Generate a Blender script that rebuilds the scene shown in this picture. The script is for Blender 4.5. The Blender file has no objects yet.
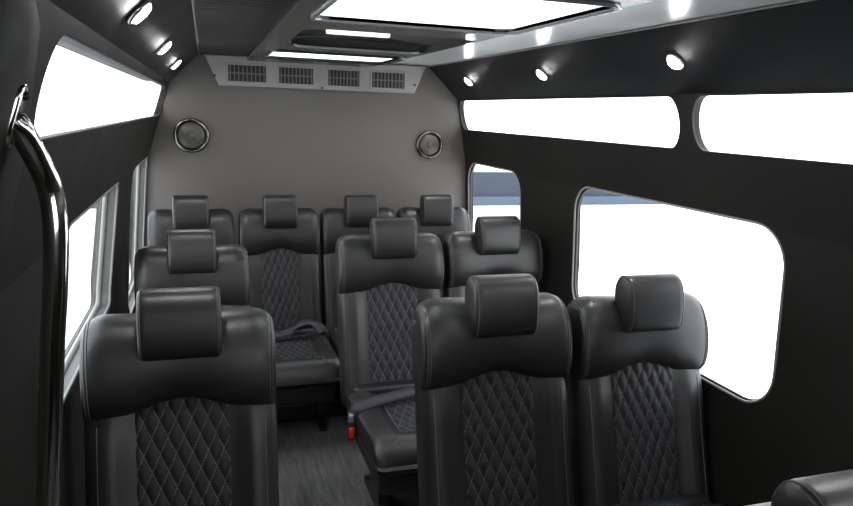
import bpy, bmesh, math, random
from mathutils import Vector, Matrix
PI = math.pi
C = bpy.context.scene.collection
random.seed(3)

# ---------------------------------------------------------------- materials
def new_mat(name):
    m = bpy.data.materials.new(name); m.use_nodes = True
    nt = m.node_tree; b = nt.nodes['Principled BSDF']
    return m, nt, b

def leather(name, col, rough, bump=0.25, scale=260, spec=0.5, var=0.25):
    m, nt, b = new_mat(name)
    tc = nt.nodes.new('ShaderNodeTexCoord')
    n1 = nt.nodes.new('ShaderNodeTexVoronoi'); n1.inputs['Scale'].default_value = scale
    n2 = nt.nodes.new('ShaderNodeTexNoise'); n2.inputs['Scale'].default_value = 7; n2.inputs['Detail'].default_value = 4
    nt.links.new(tc.outputs['Object'], n1.inputs['Vector']); nt.links.new(tc.outputs['Object'], n2.inputs['Vector'])
    bp = nt.nodes.new('ShaderNodeBump'); bp.inputs['Strength'].default_value = bump; bp.inputs['Distance'].default_value = 0.0006
    nt.links.new(n1.outputs['Distance'], bp.inputs['Height'])
    bp2 = nt.nodes.new('ShaderNodeBump'); bp2.inputs['Strength'].default_value = 0.35; bp2.inputs['Distance'].default_value = 0.004
    nt.links.new(n2.outputs['Fac'], bp2.inputs['Height']); nt.links.new(bp.outputs['Normal'], bp2.inputs['Normal'])
    nt.links.new(bp2.outputs['Normal'], b.inputs['Normal'])
    r = nt.nodes.new('ShaderNodeMapRange'); r.inputs['To Min'].default_value = rough-0.05; r.inputs['To Max'].default_value = rough+0.07
    nt.links.new(n2.outputs['Fac'], r.inputs['Value']); nt.links.new(r.outputs['Result'], b.inputs['Roughness'])
    b.inputs['Base Color'].default_value = (*col, 1)
    b.inputs['Specular IOR Level'].default_value = spec
    return m

def plain(name, col, rough=0.5, metal=0.0, spec=0.5, noise=0.08, nscale=30):
    m, nt, b = new_mat(name)
    n = nt.nodes.new('ShaderNodeTexNoise'); n.inputs['Scale'].default_value = nscale; n.inputs['Detail'].default_value = 5
    tc = nt.nodes.new('ShaderNodeTexCoord'); nt.links.new(tc.outputs['Object'], n.inputs['Vector'])
    mx = nt.nodes.new('ShaderNodeMix'); mx.data_type = 'RGBA'
    mx.inputs[6].default_value = (*[c*(1-noise) for c in col], 1); mx.inputs[7].default_value = (*[min(1, c*(1+noise)) for c in col], 1)
    nt.links.new(n.outputs['Fac'], mx.inputs[0]); nt.links.new(mx.outputs[2], b.inputs['Base Color'])
    b.inputs['Roughness'].default_value = rough; b.inputs['Metallic'].default_value = metal
    b.inputs['Specular IOR Level'].default_value = spec
    return m

def emit(name, col, s):
    m, nt, b = new_mat(name)
    b.inputs['Emission Color'].default_value = (*col, 1); b.inputs['Emission Strength'].default_value = s
    b.inputs['Base Color'].default_value = (.8, .8, .8, 1)
    return m

def glass(name, tint=(.93, .95, .96)):
    m, nt, b = new_mat(name)
    out = nt.nodes['Material Output']
    tr = nt.nodes.new('ShaderNodeBsdfTransparent'); tr.inputs[0].default_value = (*tint, 1)
    gl = nt.nodes.new('ShaderNodeBsdfGlossy'); gl.inputs['Roughness'].default_value = 0.02
    fr = nt.nodes.new('ShaderNodeLayerWeight'); fr.inputs[0].default_value = .12
    mx = nt.nodes.new('ShaderNodeMixShader')
    pw = nt.nodes.new('ShaderNodeMath'); pw.operation = 'POWER'; pw.inputs[1].default_value = 4
    sc = nt.nodes.new('ShaderNodeMath'); sc.operation = 'MULTIPLY_ADD'; sc.inputs[1].default_value = .35; sc.inputs[2].default_value = .03
    fr.inputs[0].default_value = .5
    nt.links.new(fr.outputs['Facing'], pw.inputs[0]); nt.links.new(pw.outputs[0], sc.inputs[0])
    nt.links.new(sc.outputs[0], mx.inputs[0]); nt.links.new(tr.outputs[0], mx.inputs[1]); nt.links.new(gl.outputs[0], mx.inputs[2])
    nt.links.new(mx.outputs[0], out.inputs['Surface'])
    return m

def opal(name):
    m, nt, b = new_mat(name)
    out = nt.nodes['Material Output']
    tl = nt.nodes.new('ShaderNodeBsdfTranslucent'); tl.inputs[0].default_value = (.86, .90, .88, 1)
    gl = nt.nodes.new('ShaderNodeBsdfGlossy'); gl.inputs['Roughness'].default_value = 0.15
    mx = nt.nodes.new('ShaderNodeMixShader'); mx.inputs[0].default_value = .04
    nt.links.new(tl.outputs[0], mx.inputs[1]); nt.links.new(gl.outputs[0], mx.inputs[2]); nt.links.new(mx.outputs[0], out.inputs['Surface'])
    return m

def quilt_mat(name, col, thread):
    m = leather(name, col, 0.55, bump=0.3, scale=400, spec=0.35); nt = m.node_tree; b = nt.nodes['Principled BSDF']
    uv = nt.nodes.new('ShaderNodeUVMap'); sp = nt.nodes.new('ShaderNodeSeparateXYZ'); nt.links.new(uv.outputs[0], sp.inputs[0])
    def M(op, a, bb=None):
        n = nt.nodes.new('ShaderNodeMath'); n.operation = op
        for i, v in enumerate((a, bb)):
            if v is None: continue
            if isinstance(v, (int, float)): n.inputs[i].default_value = v
            else: nt.links.new(v, n.inputs[i])
        return n.outputs[0]
    masks = []
    for op in ('ADD', 'SUBTRACT'):
        s = M(op, sp.outputs[0], sp.outputs[1])
        f = M('ABSOLUTE', M('SUBTRACT', M('FRACT', s), 0.5))
        line = M('GREATER_THAN', f, 0.474)
        dash = M('LESS_THAN', M('FRACT', M('MULTIPLY', sp.outputs[1], 12.0)), 0.72)
        masks.append(M('MULTIPLY', line, dash))
    k = M('MAXIMUM', masks[0], masks[1])
    mx = nt.nodes.new('ShaderNodeMix'); mx.data_type = 'RGBA'
    mx.inputs[6].default_value = (*col, 1); mx.inputs[7].default_value = (*thread, 1)
    nt.links.new(k, mx.inputs[0]); nt.links.new(mx.outputs[2], b.inputs['Base Color'])
    return m

def floor_mat():
    m, nt, b = new_mat('vinyl_floor')
    tc = nt.nodes.new('ShaderNodeTexCoord'); mp = nt.nodes.new('ShaderNodeMapping'); mp.inputs['Scale'].default_value = (26, 2.2, 1)
    n = nt.nodes.new('ShaderNodeTexNoise'); n.inputs['Scale'].default_value = 2; n.inputs['Detail'].default_value = 8; n.inputs['Roughness'].default_value = .7
    nt.links.new(tc.outputs['Object'], mp.inputs[0]); nt.links.new(mp.outputs[0], n.inputs['Vector'])
    cr = nt.nodes.new('ShaderNodeValToRGB'); cr.color_ramp.elements[0].position = .3; cr.color_ramp.elements[1].position = .72
    cr.color_ramp.elements[0].color = (.050, .050, .048, 1); cr.color_ramp.elements[1].color = (.185, .187, .178, 1)
    nt.links.new(n.outputs['Fac'], cr.inputs[0]); nt.links.new(cr.outputs[0], b.inputs['Base Color']); b.inputs['Roughness'].default_value = .55
    return m

M = {}
M['leather'] = leather('black_leather', (.0175, .0168, .0178), .39, spec=.62)
M['wall'] = leather('black_wall_leatherette', (.0125, .0112, .0100), .58, bump=.35, spec=.25)
M['cove'] = leather('black_cove_vinyl', (.010, .010, .011), .5, spec=.3)
M['rear'] = leather('taupe_leatherette', (.125, .113, .106), .52, spec=.35)
M['quilt'] = quilt_mat('quilted_suede', (.021, .021, .024), (.17, .17, .17))
M['thread'] = plain('grey_thread', (.11, .11, .11), .7)
M['pipe'] = plain('black_piping', (.02, .02, .022), .4)
M['plastic'] = plain('black_plastic', (.012, .012, .013), .45)
M['frame'] = plain('black_metal', (.014, .014, .015), .4, 0.3)
M['chrome'] = plain('chrome', (.80, .78, .74), .10, 1.0, noise=.02)
M['red'] = plain('red_button', (.75, .03, .02), .35)
M['belt'] = plain('black_webbing', (.035, .034, .042), .6, nscale=400, noise=.3)
M['vent'] = plain('grey_vent_plastic', (.30, .285, .275), .5)
M['slat'] = plain('dark_vent_slats', (.035, .034, .033), .5)
M['slat2'] = plain('grey_slats', (.15, .14, .135), .5)
M['ceil_l'] = plain('ribbed_dark_headliner', (.014, .013, .012), .7)
M['ceil'] = plain('satin_grey_headliner', (.62, .62, .62), .25, spec=1.0, noise=.03)
M['console'] = plain('satin_black_console', (.03, .03, .03), .2, spec=1.0)
M['lining'] = plain('grey_window_lining', (.085, .085, .082), .5)
M['lining_dark'] = plain('dark_window_lining', (.03, .027, .025), .6)
M['bead'] = plain('light_grey_bead', (.22, .22, .21), .45)
M['seal'] = plain('rubber_seal', (.02, .02, .02), .6)
M['glass'] = glass('window_glass')
M['opal'] = opal('opal_acrylic')
M['lamp'] = emit('led_lens', (1, .98, .97), 220)
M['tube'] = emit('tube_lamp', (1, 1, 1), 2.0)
M['rim'] = plain('silver_rim', (.45, .46, .47), .25, .6)
M['ring'] = plain('dark_chrome', (.22, .21, .19), .25, 1.0)
M['mesh'] = plain('speaker_mesh', (.095, .087, .075), .38, .3, nscale=600, noise=.5)
M['floor'] = floor_mat()
M['concrete'] = plain('pale_concrete', (.80, .80, .78), .8, nscale=2)
M['bluewall'] = plain('blue_grey_render', (.024, .035, .055), .8, nscale=3, noise=.15)
M['kerb'] = plain('pale_blue_kerb', (.060, .082, .118), .8, nscale=3)

# ---------------------------------------------------------------- helpers
def obj(name, bm, mat, parent=None, smooth=True):
    me = bpy.data.meshes.new(name)
    bmesh.ops.recalc_face_normals(bm, faces=bm.faces)
    bm.to_mesh(me); bm.free()
    if mat: me.materials.append(mat)
    for p in me.polygons: p.use_smooth = smooth
    o = bpy.data.objects.new(name, me); C.objects.link(o); o.parent = parent
    return o

def sharp(o, ang=40):
    o.data.set_sharp_from_angle(angle=math.radians(ang)); return o

def tag(o, label, cat, group=None):
    o['label'] = label; o['category'] = cat
    if group: o['group'] = group
    return o

def struct(o): o['kind'] = 'structure'; return o

def thing(name, label, cat, loc=(0, 0, 0), group=None):
    o = bpy.data.objects.new(name, None); C.objects.link(o); o.location = loc; o.empty_display_size = .1
    return tag(o, label, cat, group)

def dup_tree(o, parent=None):
    c = o.copy(); C.objects.link(c)
    c.parent = parent
    for ch in list(o.children): dup_tree(ch, c)
    return c

def add_box(bm, x0, x1, y0, y1, z0, z1, bev=0, seg=2):
    r = bmesh.ops.create_cube(bm, size=1)
    vs = r['verts']
    for v in vs:
        v.co = Vector(((x0+x1)/2+v.co.x*(x1-x0), (y0+y1)/2+v.co.y*(y1-y0), (z0+z1)/2+v.co.z*(z1-z0)))
    if bev:
        es = list({e for v in vs for e in v.link_edges})
        bmesh.ops.bevel(bm, geom=es, offset=bev, segments=seg, affect='EDGES', profile=.5)
    return bm

def loft(bm, rings, caps=True):
    vr = [[bm.verts.new(p) for p in r] for r in rings]
    n = len(rings[0])
    for a, b in zip(vr, vr[1:]):
        for i in range(n):
            bm.faces.new((a[i], a[(i+1) % n], b[(i+1) % n], b[i]))
    if caps:
        for r in (vr[0], vr[-1]):
            c = bm.verts.new(sum((v.co for v in r), Vector())/n)
            for i in range(n): bm.faces.new((r[i], r[(i+1) % n], c))
    return bm

def tube(bm, path, r, n=8, closed=False):
    P = [Vector(p) for p in path]; m = len(P); rings = []
    prev = None
    for i in range(m):
        if closed: t = (P[(i+1) % m]-P[i-1])
        else: t = P[min(i+1, m-1)]-P[max(i-1, 0)]
        t.normalize()
        if prev is None:
            a = Vector((0, 0, 1)) if abs(t.z) < .9 else Vector((1, 0, 0))
            u = t.cross(a).normalized()
        else:
            u = (prev - t*prev.dot(t)).normalized()
        prev = u; w = t.cross(u)
        rings.append([P[i]+(u*math.cos(2*PI*k/n)+w*math.sin(2*PI*k/n))*r for k in range(n)])
    if closed:
        vr = [[bm.verts.new(p) for p in rr] for rr in rings]
        for i in range(m):
            a, b = vr[i], vr[(i+1) % m]
            for k in range(n): bm.faces.new((a[k], a[(k+1) % n], b[(k+1) % n], b[k]))
        return bm
    return loft(bm, rings)

def smooth_path(pts, k=8):
    P = [Vector(p) for p in pts]; P = [2*P[0]-P[1]]+P+[2*P[-1]-P[-2]]; out = []
    for i in range(1, len(P)-2):
        for j in range(k):
            t = j/k; a, b, c, d = P[i-1:i+3]
            out.append(.5*((2*b)+(c-a)*t+(2*a-5*b+4*c-d)*t*t+(-a+3*b-3*c+d)*t**3))
    out.append(P[-2]); return out

def sgnpow(v, p): return math.copysign(abs(v)**p, v)

def rrect(y0, y1, z0, z1, r, n=8):
    """rounded rectangle outline; r = one radius, or (ry, rz) at the two ends"""
    ry, rz = r if isinstance(r, tuple) else (r, r)
    pts = []
    for cy, cz, a0 in ((y1-ry, z1-rz, 0), (y0+ry, z1-rz, PI/2), (y0+ry, z0+rz, PI), (y1-ry, z0+rz, 3*PI/2)):
        for k in range(n+1):
            a = a0+PI/2*k/n
            pts.append((cy+ry*math.cos(a), cz+rz*math.sin(a)))
    return pts

def boolean_cut(o, cutters):
    for c in cutters:
        md = o.modifiers.new('cut', 'BOOLEAN'); md.operation = 'DIFFERENCE'; md.solver = 'EXACT'; md.object = c
    bpy.context.view_layer.update()
    dg = bpy.context.evaluated_depsgraph_get()
    me = bpy.data.meshes.new_from_object(o.evaluated_get(dg))
    o.modifiers.clear(); o.data = me
    for c in cutters: bpy.data.objects.remove(c, do_unlink=True)
    return o

# ---------------------------------------------------------------- shell of the van
CX = .69; YR = 4.45; YF = -1.3
def prof(z, s=1):   # half width of the cabin at height z
    P = [(0, 1.0), (.8, 1.03), (1.0, 1.03), (1.38, 1.005), (1.6, .967), (1.80, .926), (2.007, .714)]
    if s < 0: P = [(0, 1.06), (.8, 1.08), (1.0, 1.075), (1.38, 1.025), (1.64, .947), (1.805, .896), (1.832, .887), (2.007, .714)]
    for (a, p), (b, q) in zip(P, P[1:]):
        if z <= b: return p+(q-p)*(max(z, a)-a)/(b-a)
    return P[-1][1]

def TH(z, s, thick): return thick if (s > 0 or z < 1.5) else .035

def side_wall(side, thick, name):
    s = 1 if side == 'right' else -1
    zs = [0, .4, .8, 1.0, 1.2, 1.38, 1.45, 1.6, 1.80 if s > 0 else 1.832]
    inner = [(CX+s*prof(z, s), z) for z in zs]
    outer = [(CX+s*(prof(z, s)+TH(z, s, thick)), z) for z in reversed(zs)]
    bm = bmesh.new()
    loft(bm, [[(x, y, z) for x, z in inner+outer] for y in (YF, YR+.06)], caps=False)
    bm.verts.ensure_lookup_table(); n = len(inner+outer)
    bm.faces.new(bm.verts[:n]); bm.faces.new(bm.verts[n:])
    return obj(name, bm, M['wall'], smooth=False)

def cutter_x(outline, x0, x1):
    bm = bmesh.new()
    loft(bm, [[(x, y, z) for y, z in outline] for x in (x0, x1)])
    return obj('cutter', bm, None)

WIN = 0
def window(side, thick, outline, label):
    global WIN
    WIN += 1
    s = 1 if side == 'right' else -1
    zs = [z for y, z in outline]; z0, z1 = min(zs), max(zs)
    if z1 > 1.5 and s < 0: thick = .035
    lin = M['lining_dark'] if z1 > 1.5 else M['lining']
    strip_ = z1 > 1.5
    if strip_: thick = .018
    xo = lambda z: CX+s*((prof(z0, s)+(prof(z1, s)-prof(z0, s))*(z-z0)/(z1-z0))+thick-.010)
    bm = bmesh.new()
    rings = [[(xo(z)+s*d, y, z) for y, z in outline] for d in (-.002, .002)]
    loft(bm, rings)
    pane = struct(obj('window_%d' % WIN, bm, M['glass'], smooth=False))
    cy = sum(y for y, z in outline)/len(outline); cz = (z0+z1)/2
    sh = lambda k: [(y+(-k if y > cy else k), z+(-k if z > cz else k)) for y, z in outline]
    # lining of the reveal, one closed ring
    bm = bmesh.new(); loops = []
    for d, k in ((-thick-.004, -.002), (-thick-.004, .003), (.002, .003), (.002, -.002)):
        xi = (lambda z, d=d: CX+s*(prof(z, s)+.0015)) if d < -.01 else (lambda z: xo(z)+s*.004)
        loops.append([bm.verts.new((xi(z), y, z)) for y, z in sh(k)])
    n = len(outline)
    for i in range(4):
        a, b = loops[i], loops[(i+1) % 4]
        for k in range(n): bm.faces.new((a[k], a[(k+1) % n], b[(k+1) % n], b[k]))
    obj('window_frame', bm, lin, pane, smooth=False)
    if not strip_:
        bm = bmesh.new(); tube(bm, [(xo(z)-s*.006, y, z) for y, z in sh(.005)], .0055, 6, closed=True)
        obj('rubber_seal', bm, M['seal'], pane)
        bm = bmesh.new(); tube(bm, [(CX+s*(prof(z, s)+.002), y, z) for y, z in sh(.002)], .005, 6, closed=True)
        obj('edge_bead', bm, M['bead'], pane)
        if s < 0:
            bm = bmesh.new(); tube(bm, [(CX+s*(prof(z, s)+thick*.6), y, z) for y, z in sh(.006)], .010, 6, closed=True)
            obj('grey_channel', bm, M['bead'], pane)
    return pane

TR, TL = .035, .072
strip = lambda y0, y1: rrect(y0, y1, 1.603, 1.795, (.06, .0955), 10)
specs = {
 'right': [strip(-.6, 2.075), strip(2.14, 4.44), rrect(1.645, 2.95, .775, 1.393, .13), rrect(3.56, 4.40, .80, 1.393, .13)],
 'left': [rrect(1.18, 4.449, 1.634, 1.805, (.08, .085), 10), rrect(1.85, 2.95, .90, 1.40, .05), rrect(3.55, 4.42, .65, 1.40, .09)],
}
for side, th in (('right', TR), ('left', TL)):
    w = side_wall(side, th, 'wall_'+side)
    s = 1 if side == 'right' else -1
    cs = [cutter_x(o, CX+s*.85, CX+s*1.3) for o in specs[side]]
    struct(boolean_cut(w, cs))
    for o in specs[side]: window(side, th, o, side)

# lamp coves between wall and ceiling
for side, i in (('right', 1), ('left', 2)):
    s = 1 if side == 'right' else -1
    bm = bmesh.new()
    zb, hb = (1.80, .926) if s > 0 else (1.832, .887)
    prof_pts = [(CX+s*hb, zb), (CX+s*(hb*.5+.36), zb*.5+1.002), (CX+s*.72, 2.004), (CX+s*.72, 2.05), (CX+s*1.03, 2.05), (CX+s*1.03, zb)]
    loft(bm, [[(x, y, z) for x, z in prof_pts] for y in (YF, YR+.06)], caps=False)
    bm.verts.ensure_lookup_table(); bm.faces.new(bm.verts[:6]); bm.faces.new(bm.verts[6:])
    struct(obj('trim_%d' % i, bm, M['cove'], smooth=False))
    bm = bmesh.new(); tube(bm, [(CX+s*.716, y, 2.003) for y in (YF, 1, 3, YR)], .004, 6)
    struct(obj('trim_%d' % (i+2), bm, M['vent']))

# ceiling
bm = bmesh.new(); add_box(bm, CX-.73, CX+.73, YF, YR+.06, 2.007, 2.05)
ceil = obj('ceiling', bm, M['ceil'], smooth=False)
PANES = [(.315, .955, 1.50, 2.16), (.315, .955, 3.42, 3.93)]
def cut_z(x0, x1, y0, y1, z0, z1, r):
    bm = bmesh.new(); ol = rrect(x0, x1, y0, y1, r, 6)
    loft(bm, [[(x, y, z) for x, y in ol] for z in (z0, z1)])
    return obj('cutter', bm, None)
boolean_cut(ceil, [cut_z(*p, 1.9, 2.2, .05) for p in PANES]); struct(ceil)
# dark headliner section on the left of the console with ribs across
bm = bmesh.new()
y = YF
while y < YR-.05:
    y2 = min(y+.06, YR-.02)
    add_box(bm, CX-.712, .245, y, y2-.003, 1.999, 2.0065, .002, 1); y = y2
struct(obj('trim_5', bm, M['ceil_l'], smooth=False))
# raised centre console
bm = bmesh.new(); add_box(bm, .24, .985, -1.0, 4.30, 1.968, 2.0065, .012, 3)
con = obj('trim_6', bm, M['console'], smooth=False)
boolean_cut(con, [cut_z(*p, 1.9, 2.2, .05) for p in PANES]+[cut_z(.33, .965, 2.42, 3.12, 1.9, 1.998, .10)])
struct(con)

def rim_ring(bm, x0, x1, y0, y1, r, z0, z1, w):
    a = rrect(x0, x1, y0, y1, r, 6); b = rrect(x0-w, x1+w, y0-w, y1+w, r+w, 6)
    L = [[bm.verts.new((x, y, z)) for x, y in ol] for ol, z in ((a, z1), (a, z0+.002), (b, z0), (b, z1))]
    n = len(a)
    for i in range(4):
        p, q = L[i], L[(i+1) % 4]
        for k in range(n): bm.faces.new((p[k], p[(k+1) % n], q[(k+1) % n], q[k]))
for p, lab in zip(PANES, ('large white roof skylight nearest the camera with a silver lip', 'narrow white roof skylight close above the air vents')):
    cx, cy = (p[0]+p[1])/2, (p[2]+p[3])/2
    t = thing('skylight', lab, 'skylight', (cx, cy, 1.96))
    bm = bmesh.new(); add_box(bm, p[0]-cx-.004, p[1]-cx+.004, p[2]-cy-.004, p[3]-cy+.004, .018, .022)
    obj('pane', bm, M['opal'], t, smooth=False)
    bm = bmesh.new(); rim_ring(bm, p[0]-cx, p[1]-cx, p[2]-cy, p[3]-cy, .05, .000, .03, .014)
    obj('rim', bm, M['rim' if cy < 3 else 'console'], t)
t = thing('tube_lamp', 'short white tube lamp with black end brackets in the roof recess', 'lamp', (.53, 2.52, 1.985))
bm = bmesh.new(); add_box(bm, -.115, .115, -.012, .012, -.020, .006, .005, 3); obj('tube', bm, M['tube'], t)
for s in (-1, 1):
    bm = bmesh.new(); add_box(bm, min(s*.115, s*.155), max(s*.115, s*.155), -.007, .007, -.006, .013, .003, 2); obj('end_bracket', bm, M['plastic'], t)
# rolled back lip of the recess
bm = bmesh.new(); tube(bm, smooth_path([(.37, 3.08, 1.969), (.42, 3.115, 1.967), (.7, 3.118, 1.967), (.88, 3.118, 1.967), (.93, 3.09, 1.969)]), .006, 8)
struct(obj('trim_7', bm, M['rim']))

# rear wall
bm = bmesh.new()
zs = [0, .4, .8, 1.0, 1.2, 1.38, 1.6, 1.64, 1.795, 1.80, 1.825, 1.9, 2.007]
out = [(CX+prof(z)+.002, z) for z in zs]+[(CX-prof(z, -1)-.002, z) for z in reversed(zs)]
loft(bm, [[(x, y, z) for x, z in out] for y in (YR, YR+.05)], caps=True)
struct(obj('wall_rear', bm, M['rear'], smooth=False))

# unseen cab front with a windscreen opening, added to cut daylight from ahead
bm = bmesh.new(); add_box(bm, CX-1.12, CX+1.12, YF-.05, YF, 0, 2.05)
wf = obj('wall_front', bm, M['wall'], smooth=False)
bm = bmesh.new(); loft(bm, [[(x, y, z) for x, z in rrect(CX-.80, CX+.80, 1.15, 1.75, .12)] for y in (YF-.3, YF+.3)])
struct(boolean_cut(wf, [obj('cutter', bm, None)]))
bm = bmesh.new(); WIN += 1; loft(bm, [[(x, y, z) for x, z in rrect(CX-.805, CX+.805, 1.145, 1.755, .12)] for y in (YF-.03, YF-.026)])
struct(obj('window_%d' % WIN, bm, M['glass'], smooth=False))
# floor, raised ledge below the rear bench
bm = bmesh.new(); add_box(bm, CX-1.08, CX+1.08, YF, YR+.06, -.06, 0)
struct(obj('floor', bm, M['floor'], smooth=False))
bm = bmesh.new(); add_box(bm, CX-.99, CX+.99, 3.60, YR, 0.0, .10, .01, 2)
struct(obj('trim_8', bm, M['plastic'], smooth=False))

# ---------------------------------------------------------------- vent panel and grilles on the rear wall
t = thing('vent_panel', 'grey trapezoid air vent panel with four slotted grilles on rear wall', 'air vent', (.69, YR, 1.91))
def trap(z): k = (z-1.825)/.18; return (.085-.085*k, 1.30+.075*k)
bm = bmesh.new(); rings = []
for y, ins in ((YR-.003, 0), (YR-.050, 0), (YR-.056, .006)):
    a0, a1 = trap(1.825); b0, b1 = trap(2.000)
    rings.append([(a0+ins-.69, y-YR, 1.825+ins-1.91), (a1-ins-.69, y-YR, 1.825+ins-1.91), (b1-ins-.69, y-YR, 2.000-ins-1.91), (b0+ins-.69, y-YR, 2.000-ins-1.91)])
loft(bm, rings); obj('panel', bm, M['vent'], t, smooth=False)
for k, (x0, x1) in enumerate([(.137, .358), (.436, .642), (.736, .933), (1.015, 1.229)]):
    cx = (x0+x1)/2-.69; zc = 1.905-.005-1.91; w, h = (x1-x0)/2, .047
    bm = bmesh.new()
    fr = [(w+.014, h+.014, -.056), (w+.010, h+.010, -.063), (w, h, -.063), (w, h, -.0575)]
    loft(bm, [[(cx-a, y, zc-b), (cx+a, y, zc-b), (cx+a, y, zc+b), (cx-a, y, zc+b)] for a, b, y in fr], caps=False)
    g = obj('grille_frame', bm, M['vent'], t, smooth=False)
    bm = bmesh.new(); add_box(bm, cx-w, cx+w, -.0585, -.0568, zc-h, zc+h)
    obj('grille_backing', bm, M['seal'], g, smooth=False)
    bm = bmesh.new()
    for j in range(9):
        xx = cx-w+(j+.5)*2*w/9; add_box(bm, xx-.003, xx+.003, -.066, -.059, zc-h+.002, zc+h-.002, .0012, 1)
    add_box(bm, cx-w, cx+w, -.0635, -.0595, zc-.0035, zc+.0035)
    obj('slats', bm, M['slat2'], g, smooth=False)
for sx in (.06, 1.30, .70):
    bm = bmesh.new(); z = 1.88-1.91 if sx != .70 else 1.836-1.91
    bmesh.ops.create_cone(bm, cap_ends=True, segments=14, radius1=.008, radius2=.006, depth=.006, matrix=Matrix.Translation((sx-.69, -.058, z)) @ Matrix.Rotation(PI/2, 4, 'X'))
    obj('screw', bm, M['slat'], t)

# ---------------------------------------------------------------- speakers
def lathe_y(bm, prof_, n=40):  # profile (r, y) swept round the Y axis
    rings = [[(r*math.cos(2*PI*k/n), y, r*math.sin(2*PI*k/n)) for k in range(n)] for r, y in prof_]
    return loft(bm, rings)
def speaker(x, z, r, label):
    t = thing('speaker', label, 'speaker', (x, YR, z), 'round speakers on the rear wall')
    bm = bmesh.new(); lathe_y(bm, [(r*.80, -.004), (r*.80, -.014), (r*.86, -.026), (r*.93, -.030), (r, -.020), (r*1.02, -.002)])
    obj('ring', bm, M['ring'], t)
    bm = bmesh.new(); lathe_y(bm, [(r*.82, -.010), (r*.70, -.017), (r*.45, -.022), (r*.2, -.024), (r*.05, -.0245)])
    obj('grille', bm, M['mesh'], t)
    bm = bmesh.new(); lathe_y(bm, [(r*.24, -.020), (r*.24, -.028), (r*.16, -.031), (r*.02, -.032)]); obj('tweeter', bm, M['mesh'], t)
speaker(-.083, 1.523, .103, 'round speaker high on the rear wall, left of the air vents')
speaker(1.428, 1.497, .092, 'round speaker high on the rear wall, right of the air vents')

# ---------------------------------------------------------------- cove spotlights and added fill beams
def spot(s, y, label, grp):
    x, z = (CX+.822, 1.902) if s > 0 else (CX-.820, 1.8945)
    t = thing('spotlight', label, 'light', (x, y, z), grp)
    bm = bmesh.new(); lathe_y(bm, [(.026, -.001), (.026, -.006), (.029, -.008), (.033, -.005), (.034, .004)], 28)
    obj('bezel', bm, M['chrome'], t)
    bm = bmesh.new(); lathe_y(bm, [(.0275, -.006), (.022, -.013), (.004, -.016)], 28)
    obj('lens', bm, M['lamp'], t)
    # local -Y looks down and inwards from the sloping cove
    n = (Vector((-.207, 0, -.223)) if s > 0 else Vector((.182, 0, -.173))).normalized()
    t.scale = (1.05, 1.05, 1.05)
    t.rotation_mode = 'QUATERNION'; t.rotation_quaternion = Vector((0, -1, 0)).rotation_difference(n)
def lamp_or_fill_beam(s, y):
    x, z = (CX+.822, 1.902) if s > 0 else (CX-.820, 1.8945)
    n = (Vector((-.207, 0, -.223)) if s > 0 else Vector((.182, 0, -.173))).normalized()
    ld = bpy.data.lights.new('spot_beam', 'SPOT'); ld.energy = SPOT_W; ld.spot_size = math.radians(130); ld.spot_blend = .8
    ld.shadow_soft_size = .03; ld.color = (1, .96, .92)
    lo = bpy.data.objects.new('spot_beam', ld); C.objects.link(lo); lo.location = Vector((x, y, z))+n*.05
    lo.rotation_mode = 'QUATERNION'; lo.rotation_quaternion = Vector((0, 0, -1)).rotation_difference((n+Vector((0, 0, -.6))).normalized())
SPOT_W = 13
for s_, ys_ in ((1, (.1, 1.05, 2.03, 3.01, 3.97)), (-1, (-.25, .7, 1.66, 2.59, 3.58))):  # first beams of each row are unseen top fill, added without lamp fittings
    for y_ in ys_: lamp_or_fill_beam(s_, y_)
for y, l in ((3.97, 'round spotlight in the right cove, nearest the rear wall'), (3.01, 'round spotlight in the right cove, middle of three'), (2.03, 'round spotlight in the right cove, largest and above the hourglass pillar')):
    spot(1, y, l, 'round cove spotlights')
for y, l in ((3.58, 'round spotlight in the left cove, nearest the rear wall'), (2.59, 'round spotlight in the left cove, middle of three'), (1.66, 'round spotlight in the left cove, largest, at the top edge of the photo')):
    spot(-1, y, l, 'round cove spotlights')

# ---------------------------------------------------------------- pillar pad and grab handle at the left foreground
bm = bmesh.new()
zs = [0.60, .8, 1.0, 1.2, 1.38, 1.6, 1.64, 1.72, 1.79, 1.82]
rings = []
for z in zs:
    xi = CX-prof(min(z, 1.825), -1); e = .010 if z == zs[-1] else 0
    ye = 1.13-max(0, z-1.62)/.20*.13; ys = .86-max(0, z-1.58)/.23*.04
    rings.append([(xi+.001, ys, z), (xi+.012-e, ys+.005+e, z), (xi+.022-e, ys+.03+e, z), (xi+.024-e, (ys+ye)/2, z), (xi+.022-e, ye-.04, z), (xi+.014-e, ye-.008-e, z), (xi+.001, ye, z)])
loft(bm, rings)
tag(sharp(obj('pillar_pad', bm, M['wall']), 50), 'black padded pillar cover on the left wall behind the chrome handle', 'pillar pad')
t = thing('grab_handle', 'curved polished chrome grab rail on the left foreground pillar', 'grab handle', (-.228, .962, 1.676))
path = smooth_path([(-.224, .962, 1.676), (-.216, .968, 1.662), (-.205, .985, 1.627), (-.195, .997, 1.586), (-.192, .997, 1.533), (-.198, .997, 1.451), (-.207, .997, 1.368), (-.227, .997, 1.146), (-.243, .997, .988), (-.252, .997, .88), (-.30, .997, .81), (-.36, .997, .79)])
bm = bmesh.new(); tube(bm, [p-Vector((-.228, .962, 1.676)) for p in path], .0155, 18); obj('rail', bm, M['chrome'], t)
bm = bmesh.new()
loft(bm, [[(x, y*k, z*k) for y, z in rrect(-.019, .019, -.038, .042, .0185, 6)] for x, k in ((-.006, 1), (.002, 1), (.004, .86))])
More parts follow.
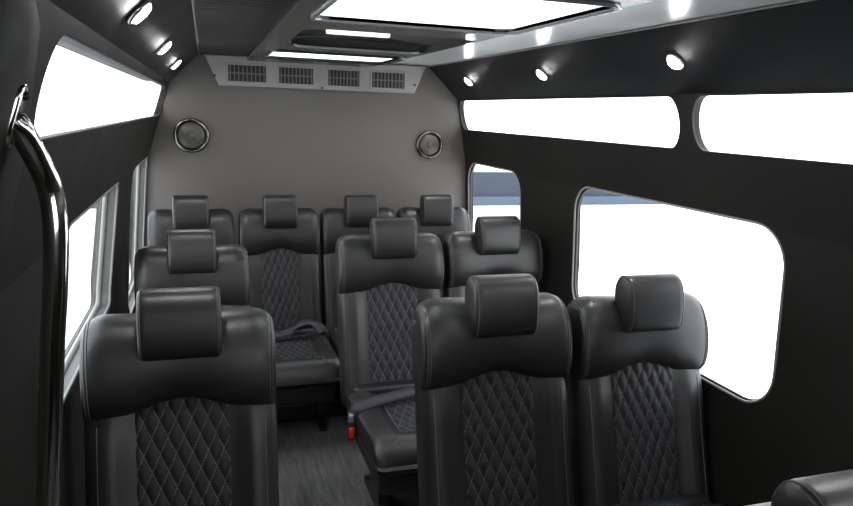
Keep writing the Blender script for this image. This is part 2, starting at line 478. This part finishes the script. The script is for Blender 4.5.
fl = obj('mounting_plate', bm, M['chrome'], t); fl.rotation_euler = (0, .30, 0); fl.location = (.008, 0, .003)
bm = bmesh.new(); bmesh.ops.create_uvsphere(bm, u_segments=12, v_segments=8, radius=.006, matrix=Matrix.Translation((.004, 0, .028))); obj('screw', bm, M['frame'], fl)

# ---------------------------------------------------------------- seats
def f_back(z):       # front plane of the backrest at height z
    return .040-.27*(.92-z)-.05*max(0, .62-z)**1.0*.5
def body_ring(z, n=56):
    k = (z-.32)/.72
    hw = .263; dep = .05+.012*(1-k); yf = f_back(z)
    ring = []
    for i in range(n):
        a = 2*PI*i/n; x = hw*sgnpow(math.cos(a), .36); y = dep*sgnpow(math.sin(a), .40)
        bol = 0
        if y < 0:
            t = min(1, max(0, (abs(x)-.125)/.075)); t = t*t*(3-2*t)
            bol = -.026*min(1, max(.25, (.93-z)/.15))*t*(abs(y)/dep)
        ring.append((x, yf+dep+y+bol, z))
    return ring

def quilt_grid(bm, w, l, cw, ch, fn, amp=.007, sx=7, sy=12):
    """puffed diamond quilting on a w x l panel; fn(u, v, d) gives the point with the puff d"""
    nx = int(round(w/cw*sx)); ny = int(round(l/ch*sy)); uvl = bm.loops.layers.uv.new('UVMap')
    V = []; UV = {}
    for j in range(ny+1):
        row = []
        for i in range(nx+1):
            x = -w/2+w*i/nx; s = l*j/ny; u, v = x/cw+.5, s/ch
            d = amp*(abs(math.sin(PI*(u+v)))*abs(math.sin(PI*(u-v))))**.45
            e = min(1, min(i, nx-i)/1.5, 1); d *= e
            vt = bm.verts.new(fn(x, s, d)); UV[vt] = (u, v); row.append(vt)
        V.append(row)
    for j in range(ny):
        for i in range(nx):
            f = bm.faces.new((V[j][i], V[j][i+1], V[j+1][i+1], V[j+1][i]))
            for lp in f.loops: lp[uvl].uv = UV[lp.vert]
    return bm

def roll_ring(x, N=44, grow=0.0):
    ax = abs(x); t = min(.94, max(0, (ax-.195)/.070)); k = 1-math.sqrt(1-t*t)
    zt = 1.114-.060*k-.010*math.exp(-(x/.12)**2); zb = .822+.044*math.exp(-(x/.12)**2)+.010*k
    dy = .078*(1-.22*k); zc, dz = (zt+zb)/2, (zt-zb)/2
    yc = .080+.012*math.exp(-(x/.13)**2)
    ring = []
    for i in range(N):
        a = 2*PI*i/N; c, s = math.cos(a), math.sin(a)
        z = zc+(dz+grow)*sgnpow(s, .72); y = (dy+grow)*sgnpow(c, .72)
        y += -.030*(1-((z-(zc-.25*dz))/dz)**2)*(1 if c < 0 else 0)*.5     # belly forward and low
        ring.append((x, yc+y+.10*(z-zc), z))
    return ring

def head_ring(x, N=44, grow=0.0):
    ax = abs(x); t = min(.95, max(0, (ax-.088)/.0215)); k = 1-math.sqrt(1-t*t)
    dz = .098-.012*k; dy = .058-.012*k; ring = []
    for i in range(N):
        a = 2*PI*i/N; c, s = math.cos(a), math.sin(a)
        z = (dz+grow)*sgnpow(s, .50); y = (dy+grow)*sgnpow(c, .55)
        if c > 0: z -= .030*max(0, s)*(c**1.2)                             # back of the pad slopes down
        y += .012*(z/dz)**2*(1 if c < 0 else 0)                          # softly domed front
        ring.append((x, .018+y+.12*z, 1.104+z))
    return ring

def loft_x(bm, fn, hw, steps, dome, cap_scales=((.7, .5), (.3, .9))):
    xs = [-hw+2*hw*i/steps for i in range(steps+1)]
    # cluster more stations near the ends
    xs = [math.copysign(hw*(1-(1-abs(x)/hw)**1.6), x) for x in xs]
    rings = [fn(x) for x in xs]
    def capr(x, sgn):
        r = fn(x); c = [sum(p[i] for p in r)/len(r) for i in range(3)]; o = []
        for sc, dd in cap_scales:
            o.append([(x+sgn*dome*dd, c[1]+(p[1]-c[1])*sc, c[2]+(p[2]-c[2])*sc) for p in r])
        return o
    L = capr(-hw, -1); R = capr(hw, 1)
    return loft(bm, L[::-1]+rings+R)

def seam(bm, fn, x, r=.0016, grow=.001):
    return tube(bm, fn(x, grow=grow), r, 6, closed=True)

def cush_ring(x, N=60, grow=0.0):
    ax = abs(x); t = min(.93, max(0, (ax-.212)/.047)); k = 1-math.sqrt(1-t*t)
    b = min(1, max(0, (ax-.125)/.05)); b = b*b*(3-2*b)
    ring = []; dz = .058; dyh = .325-.02*k
    for i in range(N):
        a = 2*PI*i/N; c, s = math.cos(a), math.sin(a)
        y = (dyh+grow)*sgnpow(c, .34); z = (dz-.010*k+grow)*sgnpow(s, .60)
        if s > 0:
            fr = min(1, max(0, (-(y)-.17)/.06)); fr = fr*fr*(3-2*fr)       # front roll
            z += (s**.5)*(.022*max(b, fr) - .020*k)
            z -= .030*max(0, (-y-.22)/.08)**2
        ring.append((x, -.465+y, .345+z+.02*max(0,-y)/.3))
    return ring

def make_seat(label, group, belt=False):
    t = thing('passenger_seat', label, 'seat', (0, 0, 0), group)
    L = M['leather']
    bm = bmesh.new(); loft(bm, [body_ring(.32+.72*k/18) for k in range(19)])
    back = obj('backrest', bm, L, t)
    bm = bmesh.new()
    quilt_grid(bm, .262, .53, .0435, .092, lambda x, s, d: (x, f_back(.36+s)+.001-d, .36+s), amp=.011)
    obj('quilted_panel', bm, M['quilt'], back)
    for s in (-1, 1):
        for xx in (.226,):
            bm = bmesh.new()
            pts = []
            for k in range(14):
                z = .40+.42*k/13; r = body_ring(z)
                p = min((p for p in r if p[1] < f_back(z)+.03), key=lambda p: abs(p[0]-s*xx))
                # exact position on the ring, interpolated
                cand = [(a, b) for a, b in zip(r, r[1:]+r[:1]) if (a[0]-s*xx)*(b[0]-s*xx) <= 0 and min(a[1], b[1]) < f_back(z)+.045]
                if cand:
                    a, b = min(cand, key=lambda ab: ab[0][1]); q = (s*xx-a[0])/((b[0]-a[0]) or 1e-6)
                    pts.append((s*xx, a[1]+(b[1]-a[1])*q-.0008, z))
            tube(bm, pts, .0013, 6)
            obj('stitching', bm, M['thread'], back)
    bm = bmesh.new(); loft_x(bm, roll_ring, .2595, 46, .006)
    roll = obj('shoulder_bolster', bm, L, t)
    for xx in (-.250, -.242, .242, .250):
        bm = bmesh.new(); seam(bm, roll_ring, xx, r=.0013); obj('stitching', bm, M['thread'], roll)
    bm = bmesh.new(); loft_x(bm, head_ring, .108, 30, .004)
    hd = obj('headrest', bm, L, t)
    for s in (-1, 1):
        bm = bmesh.new(); seam(bm, head_ring, s*.100, r=.0012, grow=.0006); obj('stitching', bm, M['thread'], hd)
    bm = bmesh.new(); loft_x(bm, cush_ring, .256, 46, .006)
    cu = obj('seat_cushion', bm, L, t)
    bm = bmesh.new()
    quilt_grid(bm, .25, .40, .0435, .098, lambda x, s, d: (x, -.655+s, .4045+.02*max(0, .165-s)/.3+d))
    obj('quilted_panel', bm, M['quilt'], cu)
    for s in (-1, 1):
        bm = bmesh.new()
        tube(bm, [(s*.128, -.27, .411), (s*.128, -.64, .421), (s*.150, -.70, .442), (s*.205, -.775, .412)], .0016, 6)
        obj('stitching', bm, M['thread'], cu)
    bm = bmesh.new()
    tube(bm, [(-.24, -.72, .317), (-.2, -.778, .318), (0, -.785, .318), (.2, -.778, .318), (.24, -.72, .317)], .004, 8)
    obj('piping', bm, M['pipe'], cu)
    bm = bmesh.new(); add_box(bm, -.235, .235, -.74, -.16, .20, .30, .02, 3)
    obj('seat_base', bm, M['plastic'], t)
    bm = bmesh.new(); add_box(bm, -.22, .22, -.17, -.05, .22, .42, .02, 3); obj('recliner_cover', bm, M['plastic'], t)
    for s in (-1, 1):
        bm = bmesh.new()
        sx = s*.17
        loft(bm, [[(sx+a*.02, -.46+b*w, z) for a, b in ((-1, -1), (1, -1), (1, 1), (-1, 1))] for z, w in ((.0, .20), (.025, .20), (.05, .09), (.17, .07), (.21, .16))])
        obj('leg', bm, M['frame'], t, smooth=False)
    # buckle
    bm = bmesh.new(); add_box(bm, -.296, -.273, -.42, -.375, .29, .378, .006, 3)
    bk = obj('buckle', bm, M['plastic'], t)
    bm = bmesh.new(); add_box(bm, -.296, -.273, -.431, -.418, .305, .355, .004, 2)
    rb = obj('release_button', bm, M['red'], bk); rb['label'] = 'red release button'
    bm = bmesh.new(); tube(bm, [(-.284, -.395, .295), (-.277, -.34, .27), (-.235, -.27, .25)], .007, 8); obj('buckle_stalk', bm, M['plastic'], bk)
    if belt: add_belt(t, belt)
    return t

def ribbon(bm, path, nrm, w, th=.0016):
    rings = []; m = len(path)
    for i in range(m):
        p = Vector(path[i]); tt = (Vector(path[min(i+1, m-1)])-Vector(path[max(i-1, 0)])).normalized()
        n = Vector(nrm[i]) if isinstance(nrm, list) else Vector(nrm)
        n = (n-tt*n.dot(tt)).normalized(); s = tt.cross(n)
        rings.append([p+s*w/2+n*th, p-s*w/2+n*th, p-s*w/2-n*th, p+s*w/2-n*th])
    return loft(bm, rings)

def add_belt(t, kind):
    dz = -.052
    bm = bmesh.new()
    if kind == 1:
        pts = smooth_path([(-.272, -.385, .452), (-.255, -.383, .482), (-.19, -.365, .494), (-.08, -.335, .500), (.03, -.305, .505), (.13, -.28, .510), (.20, -.255, .515), (.246, -.235, .47), (.252, -.22, .40)])
        ribbon(bm, pts, (-.05, -.55, .85), .05)
    else:
        pts = smooth_path([(-.26, -.33, .46), (-.2, -.32, .495), (-.05, -.30, .497), (.04, -.30, .520), (.13, -.29, .548), (.20, -.27, .530), (.245, -.26, .49), (.252, -.25, .40)])
        ribbon(bm, pts, (0, -.5, .85), .052)
        ribbon(bm, smooth_path([(.02, -.26, .50), (.09, -.31, .56), (.16, -.30, .555), (.21, -.33, .50)]), (0, -.4, .9), .048)
    bmesh.ops.translate(bm, verts=bm.verts, vec=(0, -.01, dz)); b = obj('seat_belt', bm, M['belt'], t)
    bm = bmesh.new(); add_box(bm, -.294, -.275, -.415, -.382, .375, .408, .003, 2); obj('tongue', bm, M['rim'], b)

seat0 = make_seat('black leather seat in the left foreground, beside the chrome grab handle', 'front row seats')
def drop_buckle(s):
    for ch in list(s.children):
        if ch.name.startswith('buckle'):
            for g in list(ch.children): bpy.data.objects.remove(g)
            bpy.data.objects.remove(ch)
def place(x, y, label, group, sx=1, sz=1, belt=0):
    s = dup_tree(seat0)
    if x > 1.3 or (y > 4 and not belt): drop_buckle(s)      # the clasp of the window seats lies out of sight
    s.location = (x, y, 0); s.scale = (sx, 1, sz)
    s['label'] = label; s['group'] = group
    if belt: add_belt(s, belt)
    return s
seat0.location = (-.083, 1.94, 0); seat0.scale = (-1, 1, 1)
place(.893, 1.94, 'black leather seat in the centre foreground, large, between the aisle and the window seat', 'front row seats')
place(1.444, 1.93, 'black leather seat in the right foreground, directly in front of the big side window', 'front row seats', sx=.975, sz=.985)
place(-.072, 3.10, 'black leather seat on the left, just behind the left foreground seat', 'middle row seats', -.92, .975)
place(.853, 3.15, 'black leather aisle seat in the middle row with lap belt and red buckle showing', 'middle row seats', belt=1)
place(1.410, 3.17, 'black leather window seat in the middle row, in front of the small rear side window', 'middle row seats')
for x, l, b in ((-.094, 'black leather rear bench seat at far left below the left speaker', 0), (.408, 'black leather rear bench seat facing the aisle with a bunched belt on it', 2),
             (.898, 'black leather rear bench seat mostly hidden by the aisle seat of the middle row', 0), (1.387, 'black leather rear bench seat at far right below the right speaker', 0)):
    place(x, 4.10, l, 'rear bench seats', .90, .997, b)
place(.897, .655, 'black leather seat nearest the camera, only its headrest top at the lower right corner', 'nearest seats', 1, 1.0)

# ---------------------------------------------------------------- outside
bm = bmesh.new(); add_box(bm, -80, 80, -60, 90, -.80, -.72)
struct(obj('ground', bm, M['concrete'], smooth=False))
t = thing('boundary_wall', 'low blue-grey wall with pale base far off through the side windows', 'wall', (0, 17.5, -.72))
bm = bmesh.new(); add_box(bm, -40, 45, 0, .30, .18, .90, .01, 1); obj('wall_panel', bm, M['bluewall'], t, smooth=False)
bm = bmesh.new(); add_box(bm, -40, 45, -.12, .36, 0, .24, .02, 2); obj('kerb', bm, M['kerb'], t, smooth=False)
for x in (-9, -3, 3, 10.2, 16.6, 23):
    bm = bmesh.new(); add_box(bm, x-.09, x+.09, -.06, .0, .24, .93, .01, 1); obj('post', bm, M['kerb'], t, smooth=False)

# ---------------------------------------------------------------- light
w = bpy.data.worlds.new('World'); bpy.context.scene.world = w; w.use_nodes = True
nt = w.node_tree; bg = nt.nodes['Background']
tc = nt.nodes.new('ShaderNodeTexCoord'); sp = nt.nodes.new('ShaderNodeSeparateXYZ'); nt.links.new(tc.outputs['Generated'], sp.inputs[0])
cr = nt.nodes.new('ShaderNodeValToRGB'); nt.links.new(sp.outputs[2], cr.inputs[0])
cr.color_ramp.elements[0].position = 0.0; cr.color_ramp.elements[0].color = (1, .965, .93, 1)
cr.color_ramp.elements[1].position = 1.0; cr.color_ramp.elements[1].color = (.86, .92, 1, 1)
nt.links.new(cr.outputs[0], bg.inputs[0]); bg.inputs[1].default_value = 9.0

# ---------------------------------------------------------------- camera (lens and angles measured from vanishing points)
f = 687.127
X = (0.9531211, 0.02770344, 0.30131826); Y = (-0.30064079, 0.19952233, 0.93263388); Z = (0.03428256, 0.97950159, -0.19849772)
cam = bpy.data.cameras.new('camera'); co = bpy.data.objects.new('camera', cam); C.objects.link(co)
cam.sensor_width = 36; cam.lens = f/853*36; cam.clip_start = .02
r = Vector((X[0], Y[0], Z[0])); u = Vector((X[1], Y[1], Z[1])); fw = Vector((X[2], Y[2], Z[2]))
fw.normalize(); r = (r-fw*r.dot(fw)).normalized(); u = r.cross(fw)
m = Matrix((r, u, -fw)).transposed().to_4x4(); m.translation = (0, 0, 1.7)
co.matrix_world = m
bpy.context.scene.camera = co
vs = bpy.context.scene.view_settings
vs.view_transform = 'Standard'; vs.look = 'None'; vs.gamma = 1; vs.use_curve_mapping = False; vs.exposure = -0.75
